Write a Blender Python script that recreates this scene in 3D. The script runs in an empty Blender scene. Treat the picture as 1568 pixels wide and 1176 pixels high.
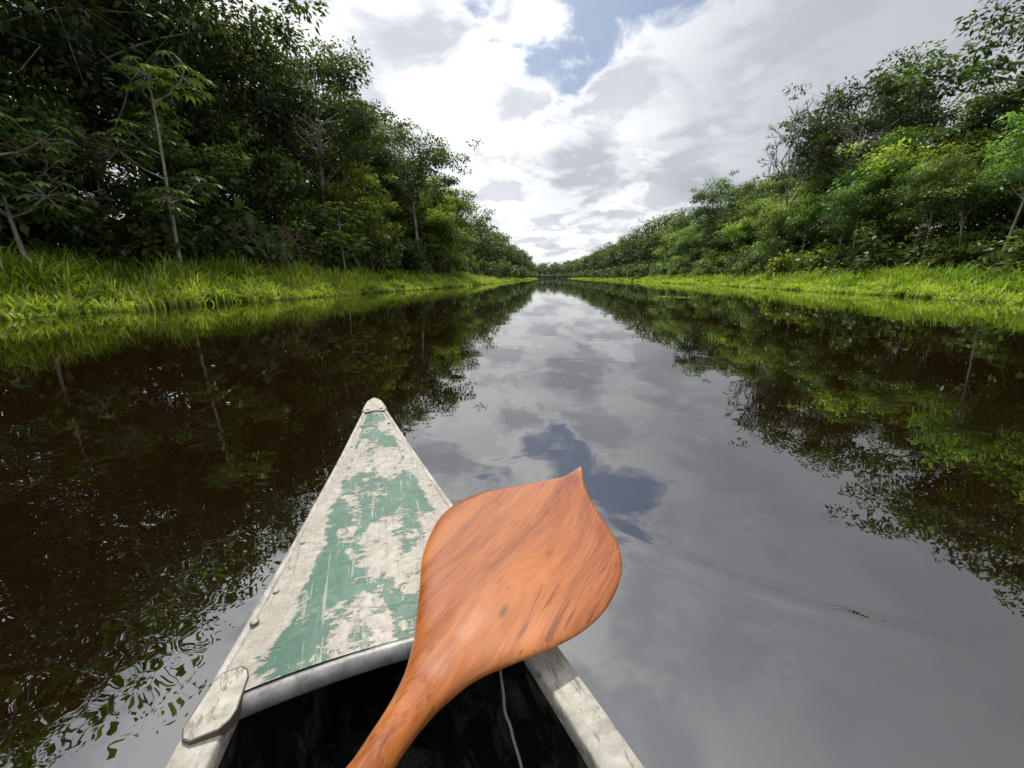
import bpy, math, numpy as np
from mathutils import Vector, Matrix
from bisect import bisect
rad=math.radians
S=0.8; H0=0.85
scene=bpy.context.scene
scene.view_settings.view_transform='Standard'
scene.view_settings.look='None'
scene.view_settings.exposure=0

# ------------------------------------------------------------ node helpers
def new_mat(name):
    m=bpy.data.materials.new(name); m.use_nodes=True
    nt=m.node_tree; nt.nodes.clear()
    out=nt.nodes.new('ShaderNodeOutputMaterial')
    return m,nt,out
class NB:
    def __init__(s,nt): s.nt=nt
    def n(s,t,**k):
        nd=s.nt.nodes.new(t)
        for a,b in k.items(): setattr(nd,a,b)
        return nd
    def l(s,a,b): s.nt.links.new(a,b)
    def put(s,sock,v):
        if isinstance(v,bpy.types.NodeSocket): s.l(v,sock)
        else: sock.default_value=v
    def math(s,op,a,b=0.0,clamp=False):
        nd=s.n('ShaderNodeMath',operation=op,use_clamp=clamp)
        s.put(nd.inputs[0],a); s.put(nd.inputs[1],b); return nd.outputs[0]
    def mr(s,v,a,b,c=0.0,d=1.0,smooth=False):
        nd=s.n('ShaderNodeMapRange'); nd.clamp=True
        if smooth: nd.interpolation_type='SMOOTHSTEP'
        s.put(nd.inputs[0],v)
        for i,x in enumerate((a,b,c,d)): s.put(nd.inputs[i+1],x)
        return nd.outputs[0]
    def mix(s,f,a,b,blend='MIX'):
        nd=s.n('ShaderNodeMix',data_type='RGBA',blend_type=blend)
        s.put(nd.inputs[0],f); s.put(nd.inputs[6],a); s.put(nd.inputs[7],b); return nd.outputs[2]
    def noise(s,vec,scale,detail=4,rough=.5,dist=0.0):
        nd=s.n('ShaderNodeTexNoise')
        if vec is not None: s.l(vec,nd.inputs['Vector'])
        nd.inputs['Scale'].default_value=scale; nd.inputs['Detail'].default_value=detail
        nd.inputs['Roughness'].default_value=rough; nd.inputs['Distortion'].default_value=dist
        return nd.outputs[0]
    def mapping(s,vec,loc=(0,0,0),rot=(0,0,0),scale=(1,1,1)):
        nd=s.n('ShaderNodeMapping'); s.l(vec,nd.inputs[0])
        nd.inputs[1].default_value=loc; nd.inputs[2].default_value=rot; nd.inputs[3].default_value=scale
        return nd.outputs[0]
    def bump(s,h,strength,dist):
        nd=s.n('ShaderNodeBump'); nd.inputs['Strength'].default_value=strength
        nd.inputs['Distance'].default_value=dist; s.l(h,nd.inputs['Height']); return nd.outputs[0]
    def bsdf(s,col,rough=.5,spec=.5,metal=0.0,normal=None,coat=0.0,ior=None):
        p=s.n('ShaderNodeBsdfPrincipled')
        s.put(p.inputs['Base Color'],col); s.put(p.inputs['Roughness'],rough)
        s.put(p.inputs['Specular IOR Level'],spec); s.put(p.inputs['Metallic'],metal)
        p.inputs['Coat Weight'].default_value=coat; p.inputs['Coat Roughness'].default_value=.10
        if ior: p.inputs['IOR'].default_value=ior
        if normal is not None: s.l(normal,p.inputs['Normal'])
        return p
def C(r,g,b): return (r,g,b,1.0)

# ------------------------------------------------------------ materials
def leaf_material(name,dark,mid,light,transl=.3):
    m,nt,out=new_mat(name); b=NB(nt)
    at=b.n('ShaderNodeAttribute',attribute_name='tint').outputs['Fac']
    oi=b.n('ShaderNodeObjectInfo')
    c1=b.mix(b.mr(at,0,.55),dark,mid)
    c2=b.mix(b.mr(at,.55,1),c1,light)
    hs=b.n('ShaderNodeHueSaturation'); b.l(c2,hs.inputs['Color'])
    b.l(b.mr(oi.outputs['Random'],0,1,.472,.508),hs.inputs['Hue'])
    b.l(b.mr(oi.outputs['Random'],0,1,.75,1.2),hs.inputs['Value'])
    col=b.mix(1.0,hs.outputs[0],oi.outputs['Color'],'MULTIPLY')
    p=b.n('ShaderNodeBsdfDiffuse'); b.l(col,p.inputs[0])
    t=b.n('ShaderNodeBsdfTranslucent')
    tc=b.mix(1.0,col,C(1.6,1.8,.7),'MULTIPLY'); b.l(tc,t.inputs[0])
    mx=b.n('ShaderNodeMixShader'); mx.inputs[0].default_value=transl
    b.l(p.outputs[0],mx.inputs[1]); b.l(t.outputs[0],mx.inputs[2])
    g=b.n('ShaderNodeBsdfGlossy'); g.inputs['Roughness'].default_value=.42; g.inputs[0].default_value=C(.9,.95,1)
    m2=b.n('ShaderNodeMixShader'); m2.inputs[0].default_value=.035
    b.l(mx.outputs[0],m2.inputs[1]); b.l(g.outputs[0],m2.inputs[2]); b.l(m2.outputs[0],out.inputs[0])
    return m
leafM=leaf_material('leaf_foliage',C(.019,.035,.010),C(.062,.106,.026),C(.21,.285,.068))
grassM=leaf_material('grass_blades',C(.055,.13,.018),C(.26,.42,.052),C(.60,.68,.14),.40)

def bark_material(name,a,c):
    m,nt,out=new_mat(name); b=NB(nt)
    tc=b.n('ShaderNodeTexCoord').outputs['Object']
    n=b.noise(b.mapping(tc,scale=(3,3,.8)),3,4,.6)
    col=b.mix(b.mr(n,.35,.65),a,c)
    p=b.n('ShaderNodeBsdfDiffuse'); b.l(col,p.inputs[0]); b.l(p.outputs[0],out.inputs[0]); return m
barkM=bark_material('bark_grey',C(.06,.05,.035),C(.17,.15,.12))
paleM=bark_material('bark_pale',C(.18,.17,.14),C(.42,.40,.35))
brownM=bark_material('bark_brown',C(.10,.07,.045),C(.20,.15,.11))

m,nt,out=new_mat('river_water'); b=NB(nt); waterM=m
geo=b.n('ShaderNodeNewGeometry').outputs['Position']
sep=b.n('ShaderNodeSeparateXYZ'); b.l(geo,sep.inputs[0])
X,Y=sep.outputs[0],sep.outputs[1]
n1=b.noise(b.mapping(geo,scale=(.7,1.2,1)),.9,2,.5)
n2=b.noise(b.mapping(geo,scale=(.8,1.3,1)),4.0,2,.5,.4)
n3=b.noise(b.mapping(geo,scale=(1,1.2,1)),6.5,1,.5,.6)
big=b.noise(geo,.35,2)
dx=b.math('ADD',X,1.5); dy=b.math('SUBTRACT',Y,1.0)
d2=b.math('SQRT',b.math('ADD',b.math('MULTIPLY',dx,dx),b.math('MULTIPLY',dy,dy)))
near=b.mr(d2,.5,2.4,1,0,True)
h=b.math('ADD',b.math('MULTIPLY',n1,.0028),b.math('MULTIPLY',b.math('MULTIPLY',n2,b.mr(big,.35,.7,.25,1.1)),.0007))
h=b.math('ADD',h,b.math('MULTIPLY',b.math('MULTIPLY',n3,near),.0016))
def ridge(cx,cy,nx,ny,r0,r1,width,amp,hh):
    ax=b.math('SUBTRACT',X,cx); ay=b.math('SUBTRACT',Y,cy)
    dn=b.math('ADD',b.math('MULTIPLY',ax,nx),b.math('MULTIPLY',ay,ny))
    dt=b.math('SUBTRACT',b.math('MULTIPLY',ax,ny),b.math('MULTIPLY',ay,nx))
    wob=b.math('ADD',dn,b.math('MULTIPLY',b.math('SUBTRACT',n2,.5),.10))
    bend=b.math('ADD',wob,b.math('MULTIPLY',b.math('MULTIPLY',dt,dt),-.25))
    q=b.math('DIVIDE',bend,width); g=b.math('EXPONENT',b.math('MULTIPLY',b.math('MULTIPLY',q,q),-1.0))
    fade=b.math('MULTIPLY',b.mr(dt,-r0,-r0+.25,0,1,True),b.mr(dt,r1-.3,r1,1,0,True))
    return b.math('ADD',hh,b.math('MULTIPLY',b.math('MULTIPLY',g,fade),amp))
h=ridge(.68,.93,.53,.85,.5,.5,.04,.0036,h)
h=ridge(.62,.85,.53,.85,.4,.4,.03,.0012,h)
bp=b.bump(h,1.0,1.0)
p=b.bsdf(C(.009,.0045,.0014),.006,.5,normal=bp,ior=3.2)
b.l(p.outputs[0],out.inputs[0])

m,nt,out=new_mat('forest_floor'); b=NB(nt); groundM=m
geo=b.n('ShaderNodeNewGeometry').outputs['Position']
n=b.noise(geo,1.5,6,.6)
p=b.bsdf(b.mix(n,C(.02,.016,.008),C(.04,.055,.015)),.9,.2,normal=b.bump(n,.6,.2)); b.l(p.outputs[0],out.inputs[0])

m,nt,out=new_mat('chipped_deck_paint'); b=NB(nt); deckM=m
tc=b.n('ShaderNodeTexCoord').outputs['Object']
at=b.n('ShaderNodeAttribute',attribute_name='tint').outputs['Fac']
big=b.noise(b.mapping(tc,loc=(1.9,.62,0),rot=(0,0,rad(14)),scale=(1.4,.85,1)),9.0,3,.55,.6)
fine=b.noise(b.mapping(tc,rot=(0,0,rad(-40)),scale=(1,2.6,1)),34,9,.80,.6)
mk=b.math('ADD',b.math('MULTIPLY',big,.58),b.math('MULTIPLY',fine,.42))
mk=b.math('SUBTRACT',mk,b.mr(at,.66,.86,0,.16))
mask=b.mr(mk,.490,.498)
v=b.n('ShaderNodeTexVoronoi',feature='DISTANCE_TO_EDGE'); b.l(b.mapping(tc,rot=(0,0,.5),scale=(1,2.6,1)),v.inputs['Vector']); v.inputs['Scale'].default_value=16
crackn=b.noise(tc,14,3)
crack=b.math('MULTIPLY',b.mr(v.outputs['Distance'],0,.03,1,0),b.mr(crackn,.52,.64))
scr=b.noise(b.mapping(tc,rot=(0,0,rad(35)),scale=(1,.05,1)),120,3,.6)
scr2=b.noise(b.mapping(tc,rot=(0,0,rad(-50)),scale=(1,.06,1)),90,3,.6)
scratch=b.math('MAXIMUM',b.mr(scr,.62,.66),b.mr(scr2,.63,.67))
dirt=b.noise(tc,70,6,.7); dirt2=b.noise(tc,11,5,.6); dirt3=b.noise(tc,160,4,.7)
white=b.mix(b.mr(dirt,.35,.7),C(.31,.285,.24),C(.55,.52,.465))
white=b.mix(b.mr(dirt2,.42,.68,0,.7),white,C(.34,.305,.26))
white=b.mix(b.mr(dirt3,.57,.67,0,.6),white,C(.15,.13,.10))
white=b.mix(b.math('MULTIPLY',scratch,.5),white,C(.18,.17,.14))
green=b.mix(b.mr(dirt,.4,.7),C(.065,.145,.105),C(.12,.225,.17))
green=b.mix(b.mr(dirt2,.4,.7,0,.6),green,C(.045,.115,.08))
green=b.mix(b.math('MULTIPLY',scratch,.7),green,C(.38,.39,.34))
green=b.mix(b.mr(dirt3,.60,.68,0,.45),green,C(.30,.33,.28))
col=b.mix(mask,white,green)
col=b.mix(b.math('MULTIPLY',crack,.5),col,C(.2,.17,.13))
hh=b.math('SUBTRACT',b.math('MULTIPLY',mask,.5),crack)
hh=b.math('ADD',hh,b.math('MULTIPLY',dirt,.6))
p=b.bsdf(col,.5,.35,normal=b.bump(hh,.5,.0015)); b.l(p.outputs[0],out.inputs[0])

m,nt,out=new_mat('worn_white_gunwale'); b=NB(nt); gunM=m
tc=b.n('ShaderNodeTexCoord').outputs['Object']
d1=b.noise(tc,60,9,.75); d2=b.noise(tc,11,6,.65,.8)
col=b.mix(b.mr(d1,.35,.65),C(.33,.31,.26),C(.57,.55,.49))
col=b.mix(b.mr(d2,.50,.60,0,.7),col,C(.29,.275,.24))
col=b.mix(b.mr(b.noise(b.mapping(tc,scale=(3,.8,1)),50,5,.75),.56,.60,0,.65),col,C(.15,.13,.10))
p=b.bsdf(col,.55,.35,normal=b.bump(d1,.5,.002)); b.l(p.outputs[0],out.inputs[0])
m,nt,out=new_mat('seam_grime'); b=NB(nt); grimeM=m
p=b.bsdf(C(.10,.085,.065),.8,.2); b.l(p.outputs[0],out.inputs[0])

m,nt,out=new_mat('dull_aluminium'); b=NB(nt); aluM=m
tc=b.n('ShaderNodeTexCoord').outputs['Object']
d1=b.noise(tc,40,6,.7)
p=b.bsdf(b.mix(b.mr(d1,.35,.65),C(.14,.14,.14),C(.31,.31,.30)),.45,.4,metal=.3,normal=b.bump(d1,.3,.002)); b.l(p.outputs[0],out.inputs[0])

m,nt,out=new_mat('hull_green_paint'); b=NB(nt); hullM=m
tc=b.n('ShaderNodeTexCoord').outputs['Object']
d1=b.noise(tc,12,7,.7)
p=b.bsdf(b.mix(b.mr(d1,.5,.56),C(.05,.14,.09),C(.3,.29,.26)),.5,.4); b.l(p.outputs[0],out.inputs[0])
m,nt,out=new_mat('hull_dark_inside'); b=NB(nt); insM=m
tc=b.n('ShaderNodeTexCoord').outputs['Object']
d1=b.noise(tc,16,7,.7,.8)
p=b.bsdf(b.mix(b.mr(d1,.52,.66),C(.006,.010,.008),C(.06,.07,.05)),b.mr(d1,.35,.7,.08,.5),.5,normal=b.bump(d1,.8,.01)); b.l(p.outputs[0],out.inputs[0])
m,nt,out=new_mat('rope_fibre'); b=NB(nt); ropeM=m
p=b.bsdf(C(.24,.23,.19),.8,.2); b.l(p.outputs[0],out.inputs[0])

m,nt,out=new_mat('varnished_wood'); b=NB(nt); woodM=m
tc=b.n('ShaderNodeTexCoord').outputs['Object']
warp=b.noise(tc,2.6,1,.5)
sp=b.n('ShaderNodeSeparateXYZ'); b.l(tc,sp.inputs[0])
def kdist(x,y,ys=.5):
    ax=b.math('SUBTRACT',sp.outputs[0],x); ay=b.math('MULTIPLY',b.math('SUBTRACT',sp.outputs[1],y),ys)
    return ax,b.math('SQRT',b.math('ADD',b.math('MULTIPLY',ax,ax),b.math('MULTIPLY',ay,ay)))
kx,kd=kdist(.022,-.482,.35)
push=b.math('MULTIPLY',b.math('EXPONENT',b.math('MULTIPLY',kd,-24.0)),.025)
push=b.math('MULTIPLY',push,b.mr(kx,-.014,.014,-1,1))
cx=b.n('ShaderNodeCombineXYZ')
xw=b.math('ADD',sp.outputs[0],b.math('MULTIPLY',warp,.10))
xw=b.math('SUBTRACT',xw,push)
b.l(xw,cx.inputs[0]); b.l(sp.outputs[1],cx.inputs[1]); b.l(sp.outputs[2],cx.inputs[2])
wv=cx.outputs[0]; R_=(0,0,rad(-9))
g1=b.noise(b.mapping(wv,rot=R_,scale=(1,.05,1)),52,4,.6,.1)
g2=b.noise(b.mapping(wv,rot=R_,scale=(1,.04,1)),330,3,.6)
g3=b.noise(b.mapping(wv,rot=R_,scale=(1,.2,1)),9,3,.5)
g4=b.noise(b.mapping(wv,rot=R_,scale=(1,.06,1)),190,3,.6,.1)
g5=b.noise(b.mapping(tc,scale=(1,.35,1)),26,6,.7)
gp=b.noise(tc,13,2,.5)
col=b.mix(b.mr(g3,.36,.64),C(.31,.082,.016),C(.50,.165,.038))
col=b.mix(b.mr(g1,.43,.66,0,.58),col,C(.19,.042,.008))
col=b.mix(b.mr(g2,.45,.62,0,.30),col,C(.58,.23,.068))
col=b.mix(b.math('MULTIPLY',b.mr(g4,.58,.64,0,.6),b.mr(gp,.42,.58)),col,C(.12,.028,.007))
col=b.mix(b.mr(g5,.60,.74,0,.35),col,C(.58,.27,.10))
tipw=b.mr(sp.outputs[1],-.06,0.0,0,1); col=b.mix(b.math('MULTIPLY',tipw,.5),col,C(.55,.33,.17))
kk=b.math('ADD',kd,b.math('MULTIPLY',b.math('SUBTRACT',g1,.5),.016))
col=b.mix(b.mr(kk,.001,.007,.7,0,True),col,C(.07,.018,.006))
_,k2=kdist(-.03,-.57,.4); col=b.mix(b.mr(b.math('ADD',k2,b.math('MULTIPLY',g4,.01)),.004,.010,.7,0,True),col,C(.10,.025,.008))
p=b.bsdf(col,.36,.4,coat=.5,normal=b.bump(g1,.09,.002)); b.l(p.outputs[0],out.inputs[0])

# ------------------------------------------------------------ mesh helpers
def build_mesh(name,V,Q,mats,mi=None,tint=None,smooth=False):
    V=np.asarray(V,np.float32); Q=np.asarray(Q,np.int32)
    me=bpy.data.meshes.new(name)
    me.vertices.add(len(V)); me.vertices.foreach_set('co',V.ravel())
    me.loops.add(Q.size); me.loops.foreach_set('vertex_index',Q.ravel())
    me.polygons.add(len(Q)); me.polygons.foreach_set('loop_start',np.arange(0,Q.size,4,dtype=np.int32))
    for x in mats: me.materials.append(x)
    if mi is not None: me.polygons.foreach_set('material_index',np.asarray(mi,np.int32))
    if tint is not None:
        a=me.attributes.new('tint','FLOAT','POINT'); a.data.foreach_set('value',np.asarray(tint,np.float32))
    me.update(calc_edges=True)
    if smooth: me.polygons.foreach_set('use_smooth',np.ones(len(Q),bool))
    return me
def add(name,me,parent=None,coll=None,loc=None,rz=0,sc=None,color=None):
    o=bpy.data.objects.new(name,me)
    (coll or scene.collection).objects.link(o)
    if parent: o.parent=parent
    if loc is not None: o.location=loc
    o.rotation_euler[2]=rz
    if sc is not None: o.scale=sc if hasattr(sc,'__len__') else (sc,sc,sc)
    if color: o.color=(*color,1)
    return o
class Acc:
    def __init__(s): s.V=[];s.Q=[];s.M=[];s.T=[];s.n=0
    def add(s,V,Q,mi=0,t=0.0):
        V=np.asarray(V,float); Q=np.asarray(Q,int)
        s.V.append(V); s.Q.append(Q+s.n); s.M.append(np.full(len(Q),mi)); 
        s.T.append(np.full(len(V),t) if np.isscalar(t) else t); s.n+=len(V)
    def mesh(s,name,mats,smooth=False):
        return build_mesh(name,np.vstack(s.V),np.vstack(s.Q),mats,np.concatenate(s.M),np.concatenate(s.T),smooth)
def tube(P,R,k=6):
    P=np.asarray(P,float); R=np.asarray(R,float); n=len(P)
    T=np.gradient(P,axis=0); T/=np.linalg.norm(T,axis=1)[:,None]+1e-9
    ref=np.array([0.,0,1]) if abs(T[:,2]).mean()<.8 else np.array([1.,0,0])
    A=np.cross(T,ref); A/=np.linalg.norm(A,axis=1)[:,None]+1e-9
    B=np.cross(T,A)
    th=np.arange(k)*2*np.pi/k
    V=(P[:,None]+R[:,None,None]*(np.cos(th)[None,:,None]*A[:,None]+np.sin(th)[None,:,None]*B[:,None])).reshape(-1,3)
    Q=[]
    for i in range(n-1):
        for j in range(k):
            a=i*k+j; c=i*k+(j+1)%k
            Q.append((a,c,c+k,a+k))
    return V,Q
def leaves(P,D,N,L,W):
    D=D/(np.linalg.norm(D,axis=1)[:,None]+1e-9)
    s=np.cross(D,N); s/=np.linalg.norm(s,axis=1)[:,None]+1e-9
    n=len(P); V=np.empty((n,4,3))
    L=L[:,None]; W=W[:,None]
    V[:,0]=P; V[:,1]=P+.45*L*D+.5*W*s; V[:,2]=P+L*D-np.array([0,0,1])*.12*L; V[:,3]=P+.45*L*D-.5*W*s
    return V.reshape(-1,3),np.arange(n*4).reshape(n,4)

def clump_leaves(acc,rng,c,cr,n,ll,flat=.6,base_t=.5,mi=1):
    n=max(n,4)
    u=rng.normal(size=(n,3)); u/=np.linalg.norm(u,axis=1)[:,None]
    r=rng.random(n)**.42
    P=c+u*r[:,None]*np.array([cr,cr,cr*flat])
    D=u*np.array([1,1,.3])+rng.normal(size=(n,3))*.5+np.array([0,0,-.25])
    N=np.array([0,0,1.])+rng.normal(size=(n,3))*.5+u*.4
    L=ll*(.6+.8*rng.random(n)); W=L*(.40+.22*rng.random(n))
    V,Q=leaves(P,D,N,L,W)
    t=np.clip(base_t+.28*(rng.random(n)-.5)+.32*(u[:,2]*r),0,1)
    acc.add(V,Q,mi,np.repeat(t,4))

def make_tree(name,seed,H,R,cb,ncl,nl,ll,cr,bark,lean=.6,trunk_r=.16,shell=.5,flat=.58):
    rng=np.random.default_rng(seed); a=Acc()
    n=12; tz=np.linspace(0,H*.88,n); ph=rng.random(4)*6
    tr=np.stack([np.sin(tz*.35+ph[0])*.25+lean*(tz/H)**1.5*np.cos(ph[1]), np.sin(tz*.3+ph[2])*.25+lean*(tz/H)**1.5*np.sin(ph[1]), tz],1)
    tr[:,:2]-=tr[0,:2]
    a.add(*tube(tr,trunk_r*(1-.85*np.linspace(0,1,n))+.01+.08*np.exp(-tz*2),8),0)
    zc=H*(cb+1)/2; hz=H*(1-cb)/2
    for i in range(ncl):
        u=rng.normal(size=3); u/=np.linalg.norm(u); r=shell+(1-shell)*rng.random()
        lop=1+.25*np.sin(np.arctan2(u[1],u[0])*2+ph[3])
        c=np.array([u[0]*R*r*lop,u[1]*R*r*lop,zc+u[2]*hz*r])
        hfrac=min(.98,max(.15,(c[2]-.9-abs(r)*.8)/(H*.88)))
        k=hfrac*(n-1); i0=int(k); f=k-i0; p0=tr[i0]*(1-f)+tr[min(i0+1,n-1)]*f
        c[:2]+=p0[:2]
        s=np.linspace(0,1,5)[:,None]
        mid=(p0+c)/2+np.array([0,0,.35*(-1 if rng.random()<.3 else 1)])+rng.normal(size=3)*.2
        path=(1-s)**2*p0+2*s*(1-s)*mid+s*s*c
        a.add(*tube(path,trunk_r*.3*(1-.8*s[:,0])+.004,4),0)
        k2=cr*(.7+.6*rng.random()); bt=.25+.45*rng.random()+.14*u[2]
        clump_leaves(a,rng,c,k2,int(nl*k2/cr),ll,flat,bt)
        for q in range(2):
            o=rng.normal(size=3)*k2*np.array([.75,.75,.5])
            clump_leaves(a,rng,c+o,k2*.55,int(nl*.3),ll,.5,bt+.1*rng.normal())
            a.add(*tube([c,c+o*.6,c+o*1.1],[.012,.008,.004],3),0)
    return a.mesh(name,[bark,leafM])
def make_bush(name,seed,H,R,ncl,nl,ll,cr):
    rng=np.random.default_rng(seed); a=Acc()
    for i in range(ncl):
        th=rng.random()*6.283; r=R*math.sqrt(rng.random()); z=H*(.12+.88*rng.random()*(1-.35*(r/R)**2))
        c=np.array([r*math.cos(th),r*math.sin(th),z])
        base=np.array([.3*c[0],.3*c[1],0]); s=np.linspace(0,1,5)[:,None]
        path=base*(1-s)+c*s+np.array([0,0,1])*np.sin(s*3.14)*.2
        a.add(*tube(path,.03*(1-.7*s[:,0]),4),0)
        clump_leaves(a,rng,c,cr*(.7+.6*rng.random()),nl,ll,.7,.2+.5*rng.random())
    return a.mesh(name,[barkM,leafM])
def make_cecropia(name,seed,H,nh):
    rng=np.random.default_rng(seed); a=Acc()
    z=np.linspace(0,H,10); tr=np.stack([.12*np.sin(z*.6),.1*np.sin(z*.5+1),z],1); tr[:,:2]-=tr[0,:2]
    a.add(*tube(tr,.07*(1-.6*z/H),8),0)
    heads=[tr[-1]]
    for i in range(nh):
        th=i*2.4+rng.random(); k=3+int(rng.random()*6); p0=tr[k]; e=p0+np.array([math.cos(th)*(.6+.7*rng.random()),math.sin(th)*(.6+.7*rng.random()),.6+.5*rng.random()])
        a.add(*tube([p0,(p0+e)/2+np.array([0,0,-.12]),e],[.035,.03,.02],5),0); heads.append(e)
    for c in heads:
        for j in range(16):
            th=j*2.4; el=.9-.13*j+.1*rng.random(); d=np.array([math.cos(th)*math.cos(el),math.sin(th)*math.cos(el),math.sin(el)])
            pl=.4+.35*rng.random(); e=c+d*pl
            a.add(*tube([c,e],[.01,.006],3),0)
            m=9; aa=np.linspace(-2.6,2.6,m)
            hx=np.array([math.cos(th),math.sin(th),-.25]); hy=np.array([-math.sin(th),math.cos(th),0])
            D=np.cos(aa)[:,None]*hx+np.sin(aa)[:,None]*hy+np.array([0,0,-.3])
            L=.42*(1-.35*np.abs(aa)/2.6)*(.85+.3*rng.random()); 
            V,Q=leaves(np.repeat(e[None],m,0),D,np.repeat(np.array([[0,0,1.]]),m,0)+.01,L,L*.36)
            a.add(V,Q,1,.35+.4*rng.random())
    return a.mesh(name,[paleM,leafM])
def make_bare(name,seed,H,bark,up=.25,frac=.5,r0=.2,spread=.5,depth=5,rmin=.012):
    rng=np.random.default_rng(seed); a=Acc()
    def br(p,d,L,r,dep):
        n=5; P=[p]; dd=d.copy()
        for i in range(n):
            dd=dd+rng.normal(size=3)*.13; dd/=np.linalg.norm(dd); P.append(P[-1]+dd*L/n)
        a.add(*tube(P,np.linspace(r,r*.6,n+1),6 if dep>2 else 4),0)
        if dep==0: return
        for i in range(3 if dep>1 else 4):
            k=2+int(rng.random()*4) if i else 5
            nd=dd+rng.normal(size=3)*spread+np.array([0,0,up]); nd/=np.linalg.norm(nd)
            br(np.array(P[k]),nd,L*(.5+.2*rng.random()),max(r*.6,rmin),dep-1)
    br(np.zeros(3),np.array([.06,0,1.]),H*frac,r0,depth)
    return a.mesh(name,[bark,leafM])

tall=[make_tree('tall_tree_mesh_%d'%i,10+i,13,3.8,.30,32,280,.24,1.25,barkM if i%2 else paleM) for i in range(4)]
lacy=[make_tree('lacy_tree_mesh_%d'%i,30+i,13.5,4.4,.34,50,85,.25,1.3,paleM,1.0,.15,.3) for i in range(2)]
dome=[make_tree('dome_tree_mesh_%d'%i,40+i,14,4.3,.50,40,220,.24,1.15,paleM,.8,.18,.6,.5) for i in range(2)]
mid=[make_tree('mid_tree_mesh_%d'%i,50+i,8.5,2.7,.2,26,220,.23,1.05,barkM,.9,.10,.35) for i in range(4)]
bush=[make_bush('bush_mesh_%d'%i,70+i,3.8,1.9,22,140,.25,.72) for i in range(3)]
bush.append(make_bush('broadleaf_bush_mesh',78,3.6,1.8,18,60,.46,.75))
slim=[make_tree('slim_tree_mesh_%d'%i,90+i,9.5,2.0,.52,20,160,.2,.9,paleM,1.6,.075,.3) for i in range(3)]
fart=[make_tree('far_tree_mesh_%d'%i,130+i,13,3.9,.22,24,60,.5,1.35,barkM,.6,.16,.5,.7) for i in range(4)]
farb=[make_bush('far_bush_mesh_%d'%i,170+i,4.2,2.3,12,45,.48,.95) for i in range(2)]
cec=[make_cecropia('cecropia_mesh_%d'%i,110+i,7.2-2*i,6) for i in range(2)]
bare=make_bare('bare_tree_mesh',21,15,paleM,.3,.46,.17,.55,6,.024)
twig=make_bare('dead_shrub_mesh',11,6,brownM,-.15,.4,.05,.9,5)

# ------------------------------------------------------------ river course
Ly=[-60,-20,4,8.2,20,41,100,196,330,420,520,700,1500]
Lx=[-15,-13.3,-11.6,-10.6,-8.3,-4.2,.5,10,21,5,-60,-220,-900]
Ry=[-60,-20,5,13,34,67,130,196,330,420,520,700,1500]
Rx=[13,14.5,16,16.8,20.7,24.6,31,36.7,47,45,15,-130,-800]
def XL(y): return float(np.interp(y,Ly,Lx))
def XR(y): return float(np.interp(y,Ry,Rx))
dD=[-1e4,-3,0,1,6,30,200,5000]; dZ=[-1.5,-1.5,-.15,.03,.75,1.4,2.5,3]
def GZ(d): return np.interp(d,dD,dZ)
ys=np.concatenate([[-600,-200,-80],np.arange(-50,120,2.5),np.arange(120,760,12),[900,1200,2000,4000]])
offs=[3500,1000,300,100,50,30,20,14,10,8,6,5,4,3,2,1.5,1,.5,0,-1,-2,-3]
rng=np.random.default_rng(5); V=[]
for y in ys:
    xl,xr=XL(y),XR(y)
    for o in offs: V.append((xl-o,y,GZ(o)+(rng.normal()*.05 if 0<o<30 else 0)))
    for o in offs[::-1]: V.append((xr+o,y,GZ(o)+(rng.normal()*.05 if 0<o<30 else 0)))
k=2*len(offs); Q=[(i*k+j,i*k+j+1,(i+1)*k+j+1,(i+1)*k+j) for i in range(len(ys)-1) for j in range(k-1)]
add('ground',build_mesh('ground',V,Q,[groundM],smooth=True))
add('river_water',build_mesh('river_water',[(-4000,-600,0),(4000,-600,0),(4000,4000,0),(-4000,4000,0)],[(0,1,2,3)],[waterM]))

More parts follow.
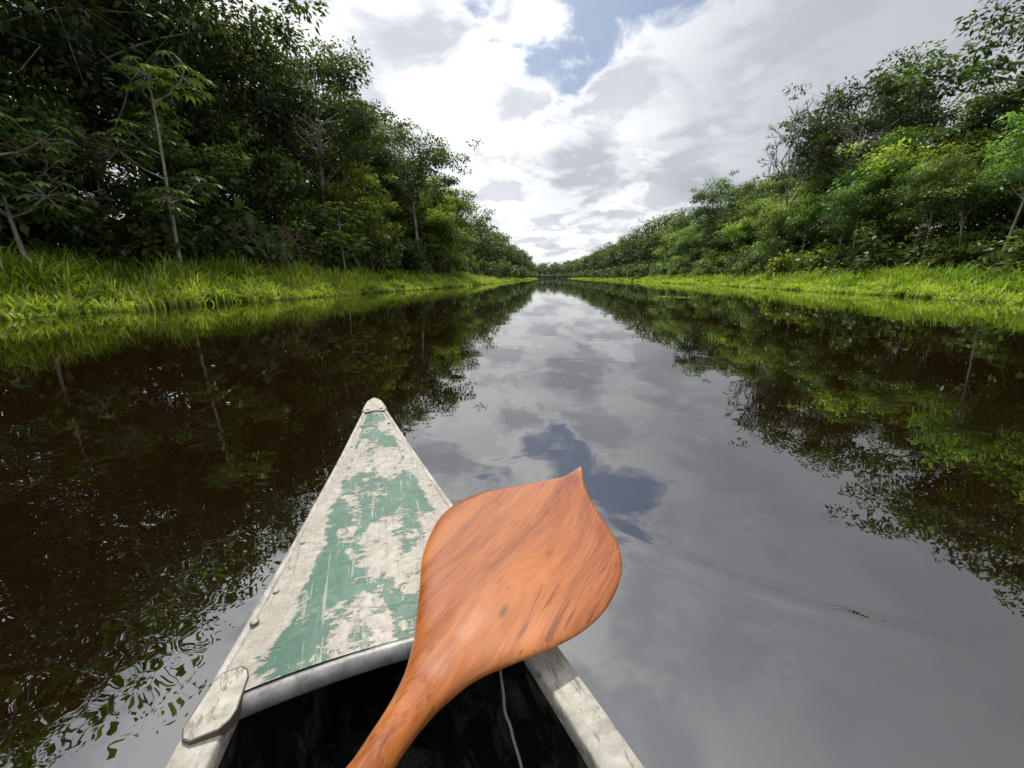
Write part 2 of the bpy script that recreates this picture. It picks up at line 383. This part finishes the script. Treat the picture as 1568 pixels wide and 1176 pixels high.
# ------------------------------------------------------------ grass
def edge_noise(y,ph):
    return .55*np.sin(y*.55+ph)+.4*np.sin(y*1.37+ph*2)+.35*np.sin(y*3.1+ph*3)+.2*np.sin(y*7.1+ph)
def grass_band(name,side,y0,y1,n,wid,hscale,bw,seed,power=1.0):
    rng=np.random.default_rng(seed)
    per=14; nt_=n//per; n=nt_*per
    ty=y0+(y1-y0)*rng.random(nt_)**power
    td=-.45+(wid+.45)*rng.random(nt_)**.8
    td=np.maximum(td,edge_noise(ty,seed)*.6+rng.random(nt_)*.6)
    th_=.55+.85*rng.random(nt_); tt=rng.normal(size=nt_)
    idx=np.repeat(np.arange(nt_),per)
    y=ty[idx]+rng.normal(size=n)*.10; d=td[idx]+rng.normal(size=n)*.10
    xe=np.interp(y,Ly,Lx) if side<0 else np.interp(y,Ry,Rx)
    x=xe+side*d; z=np.maximum(GZ(d),-.05)-.03
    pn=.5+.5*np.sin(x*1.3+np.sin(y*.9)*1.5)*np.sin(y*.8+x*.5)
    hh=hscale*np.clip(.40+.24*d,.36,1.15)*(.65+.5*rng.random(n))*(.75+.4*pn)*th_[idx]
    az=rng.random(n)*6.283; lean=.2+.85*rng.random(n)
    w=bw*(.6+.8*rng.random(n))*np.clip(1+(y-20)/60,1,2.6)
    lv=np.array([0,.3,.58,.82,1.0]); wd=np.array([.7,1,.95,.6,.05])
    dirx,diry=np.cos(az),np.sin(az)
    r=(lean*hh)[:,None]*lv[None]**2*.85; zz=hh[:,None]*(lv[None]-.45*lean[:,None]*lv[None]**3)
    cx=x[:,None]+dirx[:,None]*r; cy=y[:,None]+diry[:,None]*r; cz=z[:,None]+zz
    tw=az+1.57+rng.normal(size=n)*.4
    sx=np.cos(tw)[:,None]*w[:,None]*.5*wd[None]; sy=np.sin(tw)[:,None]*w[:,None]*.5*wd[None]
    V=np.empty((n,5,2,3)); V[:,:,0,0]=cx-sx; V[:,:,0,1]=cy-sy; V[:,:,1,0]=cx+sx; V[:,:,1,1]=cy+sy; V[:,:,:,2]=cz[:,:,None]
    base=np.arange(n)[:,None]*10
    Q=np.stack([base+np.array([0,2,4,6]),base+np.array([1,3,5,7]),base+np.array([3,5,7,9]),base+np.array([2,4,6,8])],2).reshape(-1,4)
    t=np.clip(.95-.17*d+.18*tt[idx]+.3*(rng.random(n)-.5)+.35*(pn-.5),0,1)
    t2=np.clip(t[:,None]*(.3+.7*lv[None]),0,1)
    return V.reshape(-1,3),Q,np.repeat(t2.reshape(-1),2)
def bank_grass(name,parts):
    Vs=[];Qs=[];Ts=[];o=0
    for p in parts:
        V,Q,T=grass_band(name,*p); Vs.append(V);Qs.append(Q+o);Ts.append(T);o+=len(V)
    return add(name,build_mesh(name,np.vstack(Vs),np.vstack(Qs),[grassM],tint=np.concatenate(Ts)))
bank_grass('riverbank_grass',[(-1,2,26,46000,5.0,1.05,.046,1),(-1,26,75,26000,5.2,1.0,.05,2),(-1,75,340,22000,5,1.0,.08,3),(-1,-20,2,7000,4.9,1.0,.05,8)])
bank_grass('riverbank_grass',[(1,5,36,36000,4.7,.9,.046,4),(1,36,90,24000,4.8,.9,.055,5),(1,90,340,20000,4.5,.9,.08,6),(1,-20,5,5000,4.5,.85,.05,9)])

# ------------------------------------------------------------ trees
rng=np.random.default_rng(99)
def put_tree(name,me,x,y,side,sc,color,coll=None):
    xe=XL(y) if side<0 else XR(y)
    d=abs(x-xe)
    return add(name,me,coll=coll,loc=(x,y,float(GZ(d))-.1),rz=rng.random()*6.283,sc=(sc*(.92+.16*rng.random()),sc*(.92+.16*rng.random()),sc),color=color)
def row(name,meshes,side,y0,y1,step,off,jit,smin,smax,cf,coll=None,skip=0):
    y=y0
    while y<y1:
        if rng.random()>=skip:
            yy=y+rng.normal()*step*.2; xe=XL(yy) if side<0 else XR(yy)
            x=xe+side*(off+jit*(rng.random()-.5))
            me=meshes[int(rng.random()*len(meshes))%len(meshes)]
            k=cf*(.5+.9*rng.random()); ye=rng.random()
            put_tree(name,me,x,yy,side,smin+(smax-smin)*rng.random(),(k*(.85+.4*ye),k*(1+.08*ye),k*(1-.2*ye)),coll)
        y+=step*(.8+.4*rng.random())
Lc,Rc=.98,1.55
# left bank
row('shrub',bush,-1,-4,75,2.1,5.6,1.0,.7,1.15,Lc*1.15)
row('understory_tree',mid,-1,-6,24,3.0,8,1.6,.8,1.05,Lc*1.1)
row('understory_tree',mid,-1,24,80,3.2,8,1.6,.8,1.15,Lc*1.1)
row('rainforest_tree',tall,-1,-10,23,5.0,12.0,1.6,.76,.90,Lc*.85)
row('rainforest_tree',tall,-1,23,90,4.6,11.0,2.0,.90,1.16,Lc*.95)
row('lacy_tree',lacy,-1,-14,28,3.6,10.2,3.0,1.15,1.4,Lc*.9)
row('rainforest_tree',dome+lacy,-1,27,90,7.0,14.5,3.0,1.05,1.35,Lc*.9)
row('shrub',bush,-1,0,60,3.0,9.5,2.0,.9,1.4,Lc*.5)
put_tree('rainforest_tree',dome[0],-12.8,29,-1,1.05,(.85,.85,.75))
put_tree('rainforest_tree',dome[1],-9.5,41,-1,1.02,(1.0,.95,.8))
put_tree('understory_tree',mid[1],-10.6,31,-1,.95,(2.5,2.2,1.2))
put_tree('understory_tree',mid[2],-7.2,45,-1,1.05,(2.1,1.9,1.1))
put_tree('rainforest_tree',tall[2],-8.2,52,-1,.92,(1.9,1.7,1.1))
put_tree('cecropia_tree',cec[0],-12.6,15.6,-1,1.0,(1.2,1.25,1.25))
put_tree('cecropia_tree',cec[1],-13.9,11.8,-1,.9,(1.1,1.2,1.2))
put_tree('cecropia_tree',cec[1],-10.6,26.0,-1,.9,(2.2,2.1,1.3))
put_tree('dead_shrub',twig,-11.3,19.5,-1,.8,(1,1,1))
put_tree('dead_shrub',twig,-10.9,21.5,-1,.9,(1,1,1))
put_tree('dead_shrub',twig,-16.5,14.5,-1,1.3,(1,1,1))
# right bank: lower continuous canopy with separate emergent crowns above it
row('shrub',bush,1,8,30,2.1,5.2,1.0,.6,1.0,Rc*1.1)
row('shrub',bush,1,30,90,2.1,5.0,1.0,.65,1.1,Rc*1.15)
row('understory_tree',mid,1,2,95,2.9,7.8,1.6,.85,1.2,Rc*1.2)
row('rainforest_tree',tall,1,2,100,4.4,11.5,2.4,.82,1.0,Rc*1.0)
row('rainforest_tree',tall,1,4,32,6,17,3.0,.98,1.2,Rc*.6)
row('rainforest_tree',tall+dome,1,52,100,8,16,3.0,.9,1.3,Rc*.7)
row('slim_tree',slim,1,8,34,2.8,5.4,1.6,.65,.9,Rc*1.2)
row('slim_tree',slim,1,34,70,5.0,5.8,1.2,.65,.9,Rc*1.2)
row('shrub',bush,1,6,60,3.0,9.5,2.0,.9,1.4,Rc*.45)
put_tree('rainforest_tree',dome[1],29.0,36.5,1,1.16,(.8,.85,.75))
put_tree('rainforest_tree',dome[0],33.5,40,1,1.12,(.7,.75,.65))
put_tree('rainforest_tree',dome[0],29,23.5,1,1.16,(.65,.7,.65))
put_tree('rainforest_tree',dome[1],27.5,17.5,1,1.05,(.75,.8,.7))
put_tree('rainforest_tree',dome[0],30.5,62,1,1.0,(1.0,1.05,.9))
put_tree('bare_tree',bare,25.9,43.5,1,1.14,(1,1,1))
# distant forest (walks along each bank's line, following the bend)
dc=bpy.data.collections.new('distant_forest')
def walk(name,meshes,side,y0,y1,step,off,jit,smin,smax,cf):
    yk,xk=(Ly,Lx) if side<0 else (Ry,Rx)
    yy=np.arange(y0,y1,.5); xx=np.interp(yy,yk,xk); sl=np.concatenate([[0],np.cumsum(np.hypot(np.diff(xx),np.diff(yy)))])
    for s in np.arange(0,sl[-1],step):
        s2=s+rng.normal()*step*.2; y=float(np.interp(s2,sl,yy)); x=float(np.interp(s2,sl,xx))
        dxx=float(np.interp(y+1,yk,xk)-np.interp(y-1,yk,xk)); L=math.hypot(dxx,2)
        nx,ny=2/L*side,-dxx/L*side
        o=off+jit*(rng.random()-.5); k=cf*(.55+.8*rng.random())
        me=meshes[int(rng.random()*len(meshes))%len(meshes)]; sc=smin+(smax-smin)*rng.random()
        add(name,me,coll=dc,loc=(x+nx*o,y+ny*o,float(GZ(o))-.1),rz=rng.random()*6.283,sc=(sc,sc,sc),color=(k*1.05,k,k*.95))
walk('far_tree',fart,-1,86,760,5,7,2.5,.7,1.1,Lc)
walk('far_tree',fart,-1,86,760,10,13,4,.95,1.4,Lc*.8)
walk('far_shrub',farb,-1,75,700,3.6,4.2,1.2,.8,1.3,Lc)
walk('far_tree',fart,1,96,760,5,7.5,2.5,.75,1.15,Rc*.8)
walk('far_tree',fart,1,96,760,9,14,4,.95,1.45,Rc*.65)
walk('far_shrub',farb,1,90,760,3.6,4.2,1.2,.8,1.3,Rc)
e=bpy.data.objects.new('distant_forest',None); e.instance_type='COLLECTION'; e.instance_collection=dc; scene.collection.objects.link(e)

# ------------------------------------------------------------ floating leaves
r2=np.random.default_rng(3); a=Acc()
def floaters(n,xa,xb,ya,yb,sz):
    th=r2.random(n)*6.283
    P=np.stack([xa+(xb-xa)*r2.random(n),ya+(yb-ya)*r2.random(n),np.full(n,.006)],1)
    D=np.stack([np.cos(th),np.sin(th),np.full(n,.0)],1); N=np.tile([0,0,1.],(n,1))
    L=sz*(.5+r2.random(n)); V,Q=leaves(P,D,N,L,L*.6); V[:,2]=.006+r2.random(len(V))*.004
    a.add(V,Q,0,np.repeat(.6+.4*r2.random(n),4))
floaters(16,-3,8,2,8,.035); floaters(60,-6,14,9,30,.07); floaters(60,6.6,8,17.4,18.8,.12); floaters(120,0,26,30,90,.12)
add('floating_leaves',a.mesh('floating_leaves',[grassM]))

# ------------------------------------------------------------ canoe
canoe=bpy.data.objects.new('canoe',None); scene.collection.objects.link(canoe)
Tip=Vector((-.575*S,1.56*S,0)); canoe.location=(Tip.x,Tip.y,H0); canoe.rotation_euler[2]=math.atan2(.33,.944)
hs=[0,.03,.1,.5,1.09,1.2,1.4,1.8,2.5,3.5,4.6,5.6]; hw_=[.004,.022,.036,.118,.246,.268,.302,.36,.43,.45,.43,.38]
def HW(s): return np.interp(s,hs,hw_)
def SH(s): return np.interp(s,[0,.4,.8,1.1,1.6,4,5.6],[-.498,-.545,-.582,-.60,-.612,-.615,-.60])
def LP(w,s,z): return (w*S,-s*S,z*S)
DE=1.125; CAM=.012
def rear(u): return DE-.012*(1-u*u)
ss=np.unique(np.concatenate([np.linspace(0,DE,45),np.linspace(DE,2,16),np.linspace(2,5.6,22)]))
a=Acc()
def loft(rows,mi=0,t=0.0):
    n=len(rows[0]); V=[p for r in rows for p in r]
    Q=[(i*n+j,i*n+j+1,(i+1)*n+j+1,(i+1)*n+j) for i in range(len(rows)-1) for j in range(n-1)]
    a.add(V,Q,mi,t)
def section(s,inset,zb):
    w=HW(s)-inset; w=max(w,.0015); z=SH(s)-.004
    rk=.38*max(0,1-s/1.4); wc=max(w*np.interp(s,[0,1,2],[.15,.6,.78]),.001)
    return [LP(-w,s,z),LP(-(w*.55+wc*.5),s+rk*.45,(z+zb)/2),LP(-wc,s+rk,zb+.05),LP(-wc*.7,s+rk,zb),LP(wc*.7,s+rk,zb),LP(wc,s+rk,zb+.05),LP(w*.55+wc*.5,s+rk*.45,(z+zb)/2),LP(w,s,z)]
loft([section(s,0,-1.16) for s in ss],0)
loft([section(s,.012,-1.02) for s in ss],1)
se=section(5.6,0,-1.16)
a.add([se[0],se[2],se[5],se[7],se[3],se[4]],[(0,1,2,3),(1,4,5,2)],0)
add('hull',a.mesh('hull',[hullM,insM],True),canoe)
a=Acc(); rows=[]; ts=[]
us=np.linspace(-1,1,25)
for s in np.linspace(0.004,DE,60):
    w=HW(s)-.003; f=(s/DE)**8
    rows.append([LP(u*w, s-.012*(1-u*u)*f, SH(s)+CAM*(1-u*u)*min(1,s)+.010*min(1,s*8)+.0015*math.sin(s*9+u*4)) for u in us]); ts+=list(np.abs(us))
n=len(us); V=[p for r in rows for p in r]
a.add(V,[(i*n+j,(i+1)*n+j,(i+1)*n+j+1,i*n+j+1) for i in range(len(rows)-1) for j in range(n-1)],0,np.array(ts))
add('bow_deck',a.mesh('bow_deck',[deckM],True),canoe)
for side,nm in ((-1,'gunwale_port'),(1,'gunwale_starboard')):
    a=Acc(); rows=[]
    for s in ss:
        wo=HW(s)+.006
        wi=max(HW(s)-(.048 if s>DE-.02 else .010), .001)
        z=SH(s)+(0 if s>DE else .005*min(1,s*8))
        prof=[(wi,z-.022),(wi,z+.004),(wi+.003,z+.007),(wo-.004,z+.008),(wo,z+.002),(wo,z-.035)]
        rows.append([LP(side*x,s,zz) for x,zz in prof])
    loft(rows,0)
    add(nm,a.mesh(nm,[gunM],False),canoe)
a=Acc(); P=[];R=[]
for u in np.linspace(-1,1,25):
    P.append(LP(u*.247,rear(u)+.004,SH(DE)+CAM*(1-u*u)-.008)); R.append(.0165*S)
a.add(*tube(P,R,14)); 
add('deck_edge_roll',a.mesh('deck_edge_roll',[aluM],True),canoe)
def plate(name,outline,zadd,mat,grow=0.0,bev=.0015):
    cw=sum(p[0] for p in outline)/len(outline); cs=sum(p[1] for p in outline)/len(outline)
    ol=[]
    for w,s in outline:
        dw,ds=w-cw,s-cs; L=math.hypot(dw,ds); ol.append((w+dw/L*grow,s+ds/L*grow))
    n=len(ol); top=[LP(w,s,SH(s)+CAM*(1-min(1,abs(w)/max(HW(max(s,.02)),.01))**2)*min(1,max(s,0))+zadd) for w,s in ol]
    bm=bpy.data.meshes.new(name); V=top+[(x,y,z-.012) for x,y,z in top]
    F=[tuple(range(n))]+[(i,(i+n),((i+1)%n)+n,(i+1)%n) for i in range(n)]
    bm.from_pydata(V,[],F); bm.materials.append(mat); bm.update()
    o=add(name,bm,canoe)
    if bev: mo=o.modifiers.new('b','BEVEL'); mo.width=bev; mo.segments=2
    return o
cap=[(0,-.004),(.012,.008),(.026,.03),(.038,.08),(.045,.115),(.033,.135),(.01,.128),(-.01,.128),(-.033,.135),(-.045,.115),(-.038,.08),(-.026,.03),(-.012,.008)]
plate('bow_cap',cap,.0150,gunM); plate('bow_cap_seam',cap,.0134,grimeM,.003,0)
for sd in (-1,1):
    ol=[(sd*.262,1.15),(sd*.258,1.163),(sd*.248,1.170),(sd*.216,1.168),(sd*.206,1.160),(sd*.201,1.148),(sd*.199,1.10),(sd*.203,1.088),(sd*.212,1.080),(sd*.236,1.080),(sd*.246,1.090)]
    if sd>0: ol=ol[::-1]
    plate('corner_plate',ol,.0146,gunM,0,.001); plate('corner_plate_seam',ol,.0136,grimeM,.0018,0)
a=Acc()
def rivet(w,s,zadd,r=.005):
    z=SH(s)+zadd
    def rings(rr,mi):
        k=12; V=[]
        for ri,hh in rr:
            for j in range(k): V.append(LP(w+ri*math.cos(j*6.2832/k),s+ri*math.sin(j*6.2832/k),z+hh))
        a.add(V,[(i*k+j,i*k+(j+1)%k,(i+1)*k+(j+1)%k,(i+1)*k+j) for i in range(len(rr)-1) for j in range(k)],mi)
    rings(((r,.0004),(r*.9,.0016),(r*.5,.0026),(.0002,.0028)),0)
    rings(((r*1.25,-.001),(r*1.2,.0002),(.0002,.0002)),1)
for sd in (-1,1):
    for s in (.24,.38,.52,.66,.80,.93): rivet(sd*(HW(s)-.018),s,.0112,.0046)
    for s in np.arange(1.5,5,.4): rivet(sd*(HW(s)-.02),s,.008)
    rivet(sd*.214,.995,.0150,.006); rivet(sd*.226,1.105,.0155,.007); rivet(sd*.224,1.148,.0160,.006); rivet(sd*.024,.115,.0165,.0045)
add('rivets',a.mesh('rivets',[gunM,grimeM],True),canoe)

# mooring rope
cu=bpy.data.curves.new('mooring_rope','CURVE'); cu.dimensions='3D'; cu.bevel_depth=.0019; cu.bevel_resolution=3
pts=[(-.03,.56,-.62),(-.0175,.49,-.63),(-.013,.475,-.645),(-.012,.459,-.66),(-.002,.447,-.67),(.001,.437,-.68),(.0156,.41,-.70),(.04,.36,-.80),(.05,.28,-.92),(.04,.2,-1.0),(.0,.1,-1.005)]
sp_=cu.splines.new('NURBS'); sp_.points.add(len(pts)-1)
for q,pt in zip(sp_.points,pts): q.co=(pt[0]*S,pt[1]*S,H0+pt[2]*S,1)
sp_.order_u=3; sp_.use_endpoint_u=True
o=bpy.data.objects.new('mooring_rope',cu); cu.materials.append(ropeM); scene.collection.objects.link(o)

# ------------------------------------------------------------ paddle
pl_=[0,.02,.05,.089,.13,.176,.249,.290,.326,.38,.430,.523,.597,.658,.699,.755,.804,.847,.879,1.0,1.6]
wl_=[-.004,-.008,-.016,-.034,-.075,-.122,-.196,-.221,-.235,-.240,-.231,-.195,-.147,-.107,-.081,-.054,-.038,-.028,-.022,-.020,-.020]
rl_=[0,.02,.05,.09,.1277,.18,.232,.303,.372,.437,.513,.571,.623,.663,.705,.75,.792,.83,.861,1.0,1.6]
wr_=[.004,.010,.020,.034,.050,.079,.111,.158,.183,.188,.176,.151,.114,.077,.042,.022,.015,.015,.018,.020,.020]
def smooth_interp(x,xs,ys_):
    i=min(max(bisect(xs,x)-1,0),len(xs)-2); h=xs[i+1]-xs[i]; t=(x-xs[i])/h
    def sl(k):
        if k<=0: return (ys_[1]-ys_[0])/(xs[1]-xs[0])
        if k>=len(xs)-1: return (ys_[-1]-ys_[-2])/(xs[-1]-xs[-2])
        return (ys_[k+1]-ys_[k-1])/(xs[k+1]-xs[k-1])
    m0,m1=sl(i)*h,sl(i+1)*h
    return (2*t**3-3*t*t+1)*ys_[i]+(t**3-2*t*t+t)*m0+(-2*t**3+3*t*t)*ys_[i+1]+(t**3-t*t)*m1
rows=[]; K=56
ls=np.concatenate([np.linspace(0,.05,7),np.linspace(.06,.95,100),np.linspace(.97,1.5,25)])
for l in ls:
    w0=smooth_interp(l,pl_,wl_); w1=smooth_interp(l,rl_,wr_)
    c=(w0+w1)/2; hwid=(w1-w0)/2
    th=np.interp(l,[0,.03,.45,.62,.75,.85,1.5],[.004,.007,.009,.012,.018,.019,.019])
    pw=np.interp(l,[0,.45,.62,.75,.85],[6,8,5,2.6,2])
    z=np.interp(l,[0,.5,.68,.75,.80,.879,1.5],[-.560,-.553,-.547,-.539,-.526,-.502,-.32])
    r=[]
    for j in range(K):
        th_=2*math.pi*j/K; cx_=math.cos(th_); sx_=math.sin(th_)
        u=math.copysign(abs(cx_)**(2/pw) if pw>2.01 else abs(cx_),cx_)
        zz=math.copysign(max(0,1-abs(u)**pw)**.5,sx_)
        ridge_=np.interp(l,[0,.4,.62,.75],[0,.003,.012,0])*math.exp(-(u*hwid/.032)**2)*(1 if sx_>0 else 0)
        r.append(((c+u*hwid)*S,-l*S,(z+zz*th+ridge_)*S))
    rows.append(r)
V=[p for r in rows for p in r]; n=K
Q=[(i*n+j,(i+1)*n+j,(i+1)*n+(j+1)%n,i*n+(j+1)%n) for i in range(len(rows)-1) for j in range(n)]
c0=len(V); V.append(tuple(np.mean(rows[0],0))); c1=len(V); V.append(tuple(np.mean(rows[-1],0)))
me=bpy.data.meshes.new('canoe_paddle')
F=[tuple(q) for q in Q]+[(c0,j,(j+1)%n) for j in range(n)]+[(c1,(len(rows)-1)*n+(j+1)%n,(len(rows)-1)*n+j) for j in range(n)]
me.from_pydata(V,[],F); me.materials.append(woodM)
me.polygons.foreach_set('use_smooth',np.ones(len(F),bool)); me.update()
pad=add('canoe_paddle',me,loc=(.209*S,1.086*S,H0)); 
pad.rotation_euler[2]=math.atan2(-.412,.911)

# ------------------------------------------------------------ light & sky
saz,sel=-16,60
def azel(a_,e_): return Vector((math.sin(rad(a_))*math.cos(rad(e_)),math.cos(rad(a_))*math.cos(rad(e_)),math.sin(rad(e_))))
sd=azel(saz,sel)
sun=bpy.data.lights.new('sun','SUN'); sun.energy=3.5; sun.angle=rad(2.5); sun.color=(1,.95,.86)
so=bpy.data.objects.new('sun',sun); so.rotation_euler=sd.to_track_quat('Z','Y').to_euler(); so.location=(0,0,30); scene.collection.objects.link(so)
w=bpy.data.worlds.new('World'); scene.world=w; w.use_nodes=True; nt=w.node_tree; nt.nodes.clear(); b=NB(nt)
out=b.n('ShaderNodeOutputWorld'); bg=b.n('ShaderNodeBackground'); bg.inputs[1].default_value=.1; b.l(bg.outputs[0],out.inputs[0])
sky=b.n('ShaderNodeTexSky'); sky.sky_type='NISHITA'; sky.sun_disc=False; sky.sun_elevation=rad(sel); sky.sun_rotation=rad(saz)
tc=b.n('ShaderNodeTexCoord').outputs['Generated']
sp=b.n('ShaderNodeSeparateXYZ'); b.l(tc,sp.inputs[0])
zz=b.math('ADD',b.math('MAXIMUM',sp.outputs[2],0.0),.20)
cb=b.n('ShaderNodeCombineXYZ'); b.l(b.math('DIVIDE',sp.outputs[0],zz),cb.inputs[0]); b.l(b.math('DIVIDE',sp.outputs[1],zz),cb.inputs[1])
uv=cb.outputs[0]
def dot(v):
    nd=b.n('ShaderNodeVectorMath',operation='DOT_PRODUCT'); b.l(tc,nd.inputs[0]); nd.inputs[1].default_value=Vector(v).normalized(); return nd.outputs['Value']
nA=b.noise(b.mapping(uv,loc=(2.3,1.7,0)),4.2,6,.58,.3)
nB=b.noise(b.mapping(uv,loc=(5.1,3.3,1)),2.9,6,.54,.3)
nC=b.noise(b.mapping(uv,loc=(.4,9.3,2)),1.0,2,.5)
hole=b.math('ADD',b.mr(dot((.16,1.2,.78)),.962,.998,0,.23,True),b.mr(dot((.42,1.2,.80)),.985,1.0,0,.07,True))
cv=b.math('SUBTRACT',nA,hole)
cov=b.mr(cv,.21,.37,.15,1,True)
sunny=b.mr(dot(azel(-36,48)),.30,.95,0,1,True)
rim=b.mr(cv,.30,.46,1,0,True)
br=b.math('ADD',b.math('MULTIPLY',b.mr(nB,.42,.57,0,1,True),.65),b.math('MULTIPLY',b.mr(nC,.40,.58,0,1,True),.35))
br=b.math('ADD',br,b.math('MULTIPLY',rim,.7),True)
lowc=b.math('ADD',5.0,b.math('MULTIPLY',sunny,2.0))
highc=b.math('ADD',9.9,b.math('MULTIPLY',sunny,3.4))
rightgrey=b.mr(dot((1.0,.75,.55)),.72,.97,0,.8,True)
br=b.math('MULTIPLY',br,b.math('SUBTRACT',1.0,rightgrey))
val=b.math('ADD',lowc,b.math('MULTIPLY',br,b.math('SUBTRACT',highc,lowc)))
cc=b.mix(br,C(.93,.98,1.07),C(.985,.995,1.01))
sc_=b.n('ShaderNodeVectorMath',operation='SCALE'); b.l(cc,sc_.inputs[0]); b.l(val,sc_.inputs['Scale'])
fin=b.mix(cov,sky.outputs[0],sc_.outputs[0]); b.l(fin,bg.inputs[0])

# ------------------------------------------------------------ camera
cam=bpy.data.cameras.new('camera'); cam.sensor_width=36; cam.lens=600/1568*36; cam.clip_start=.02; cam.clip_end=9000
co=bpy.data.objects.new('camera',cam); co.location=(0,0,H0); co.rotation_euler=(rad(90-15.2),0,0); scene.collection.objects.link(co); scene.camera=co
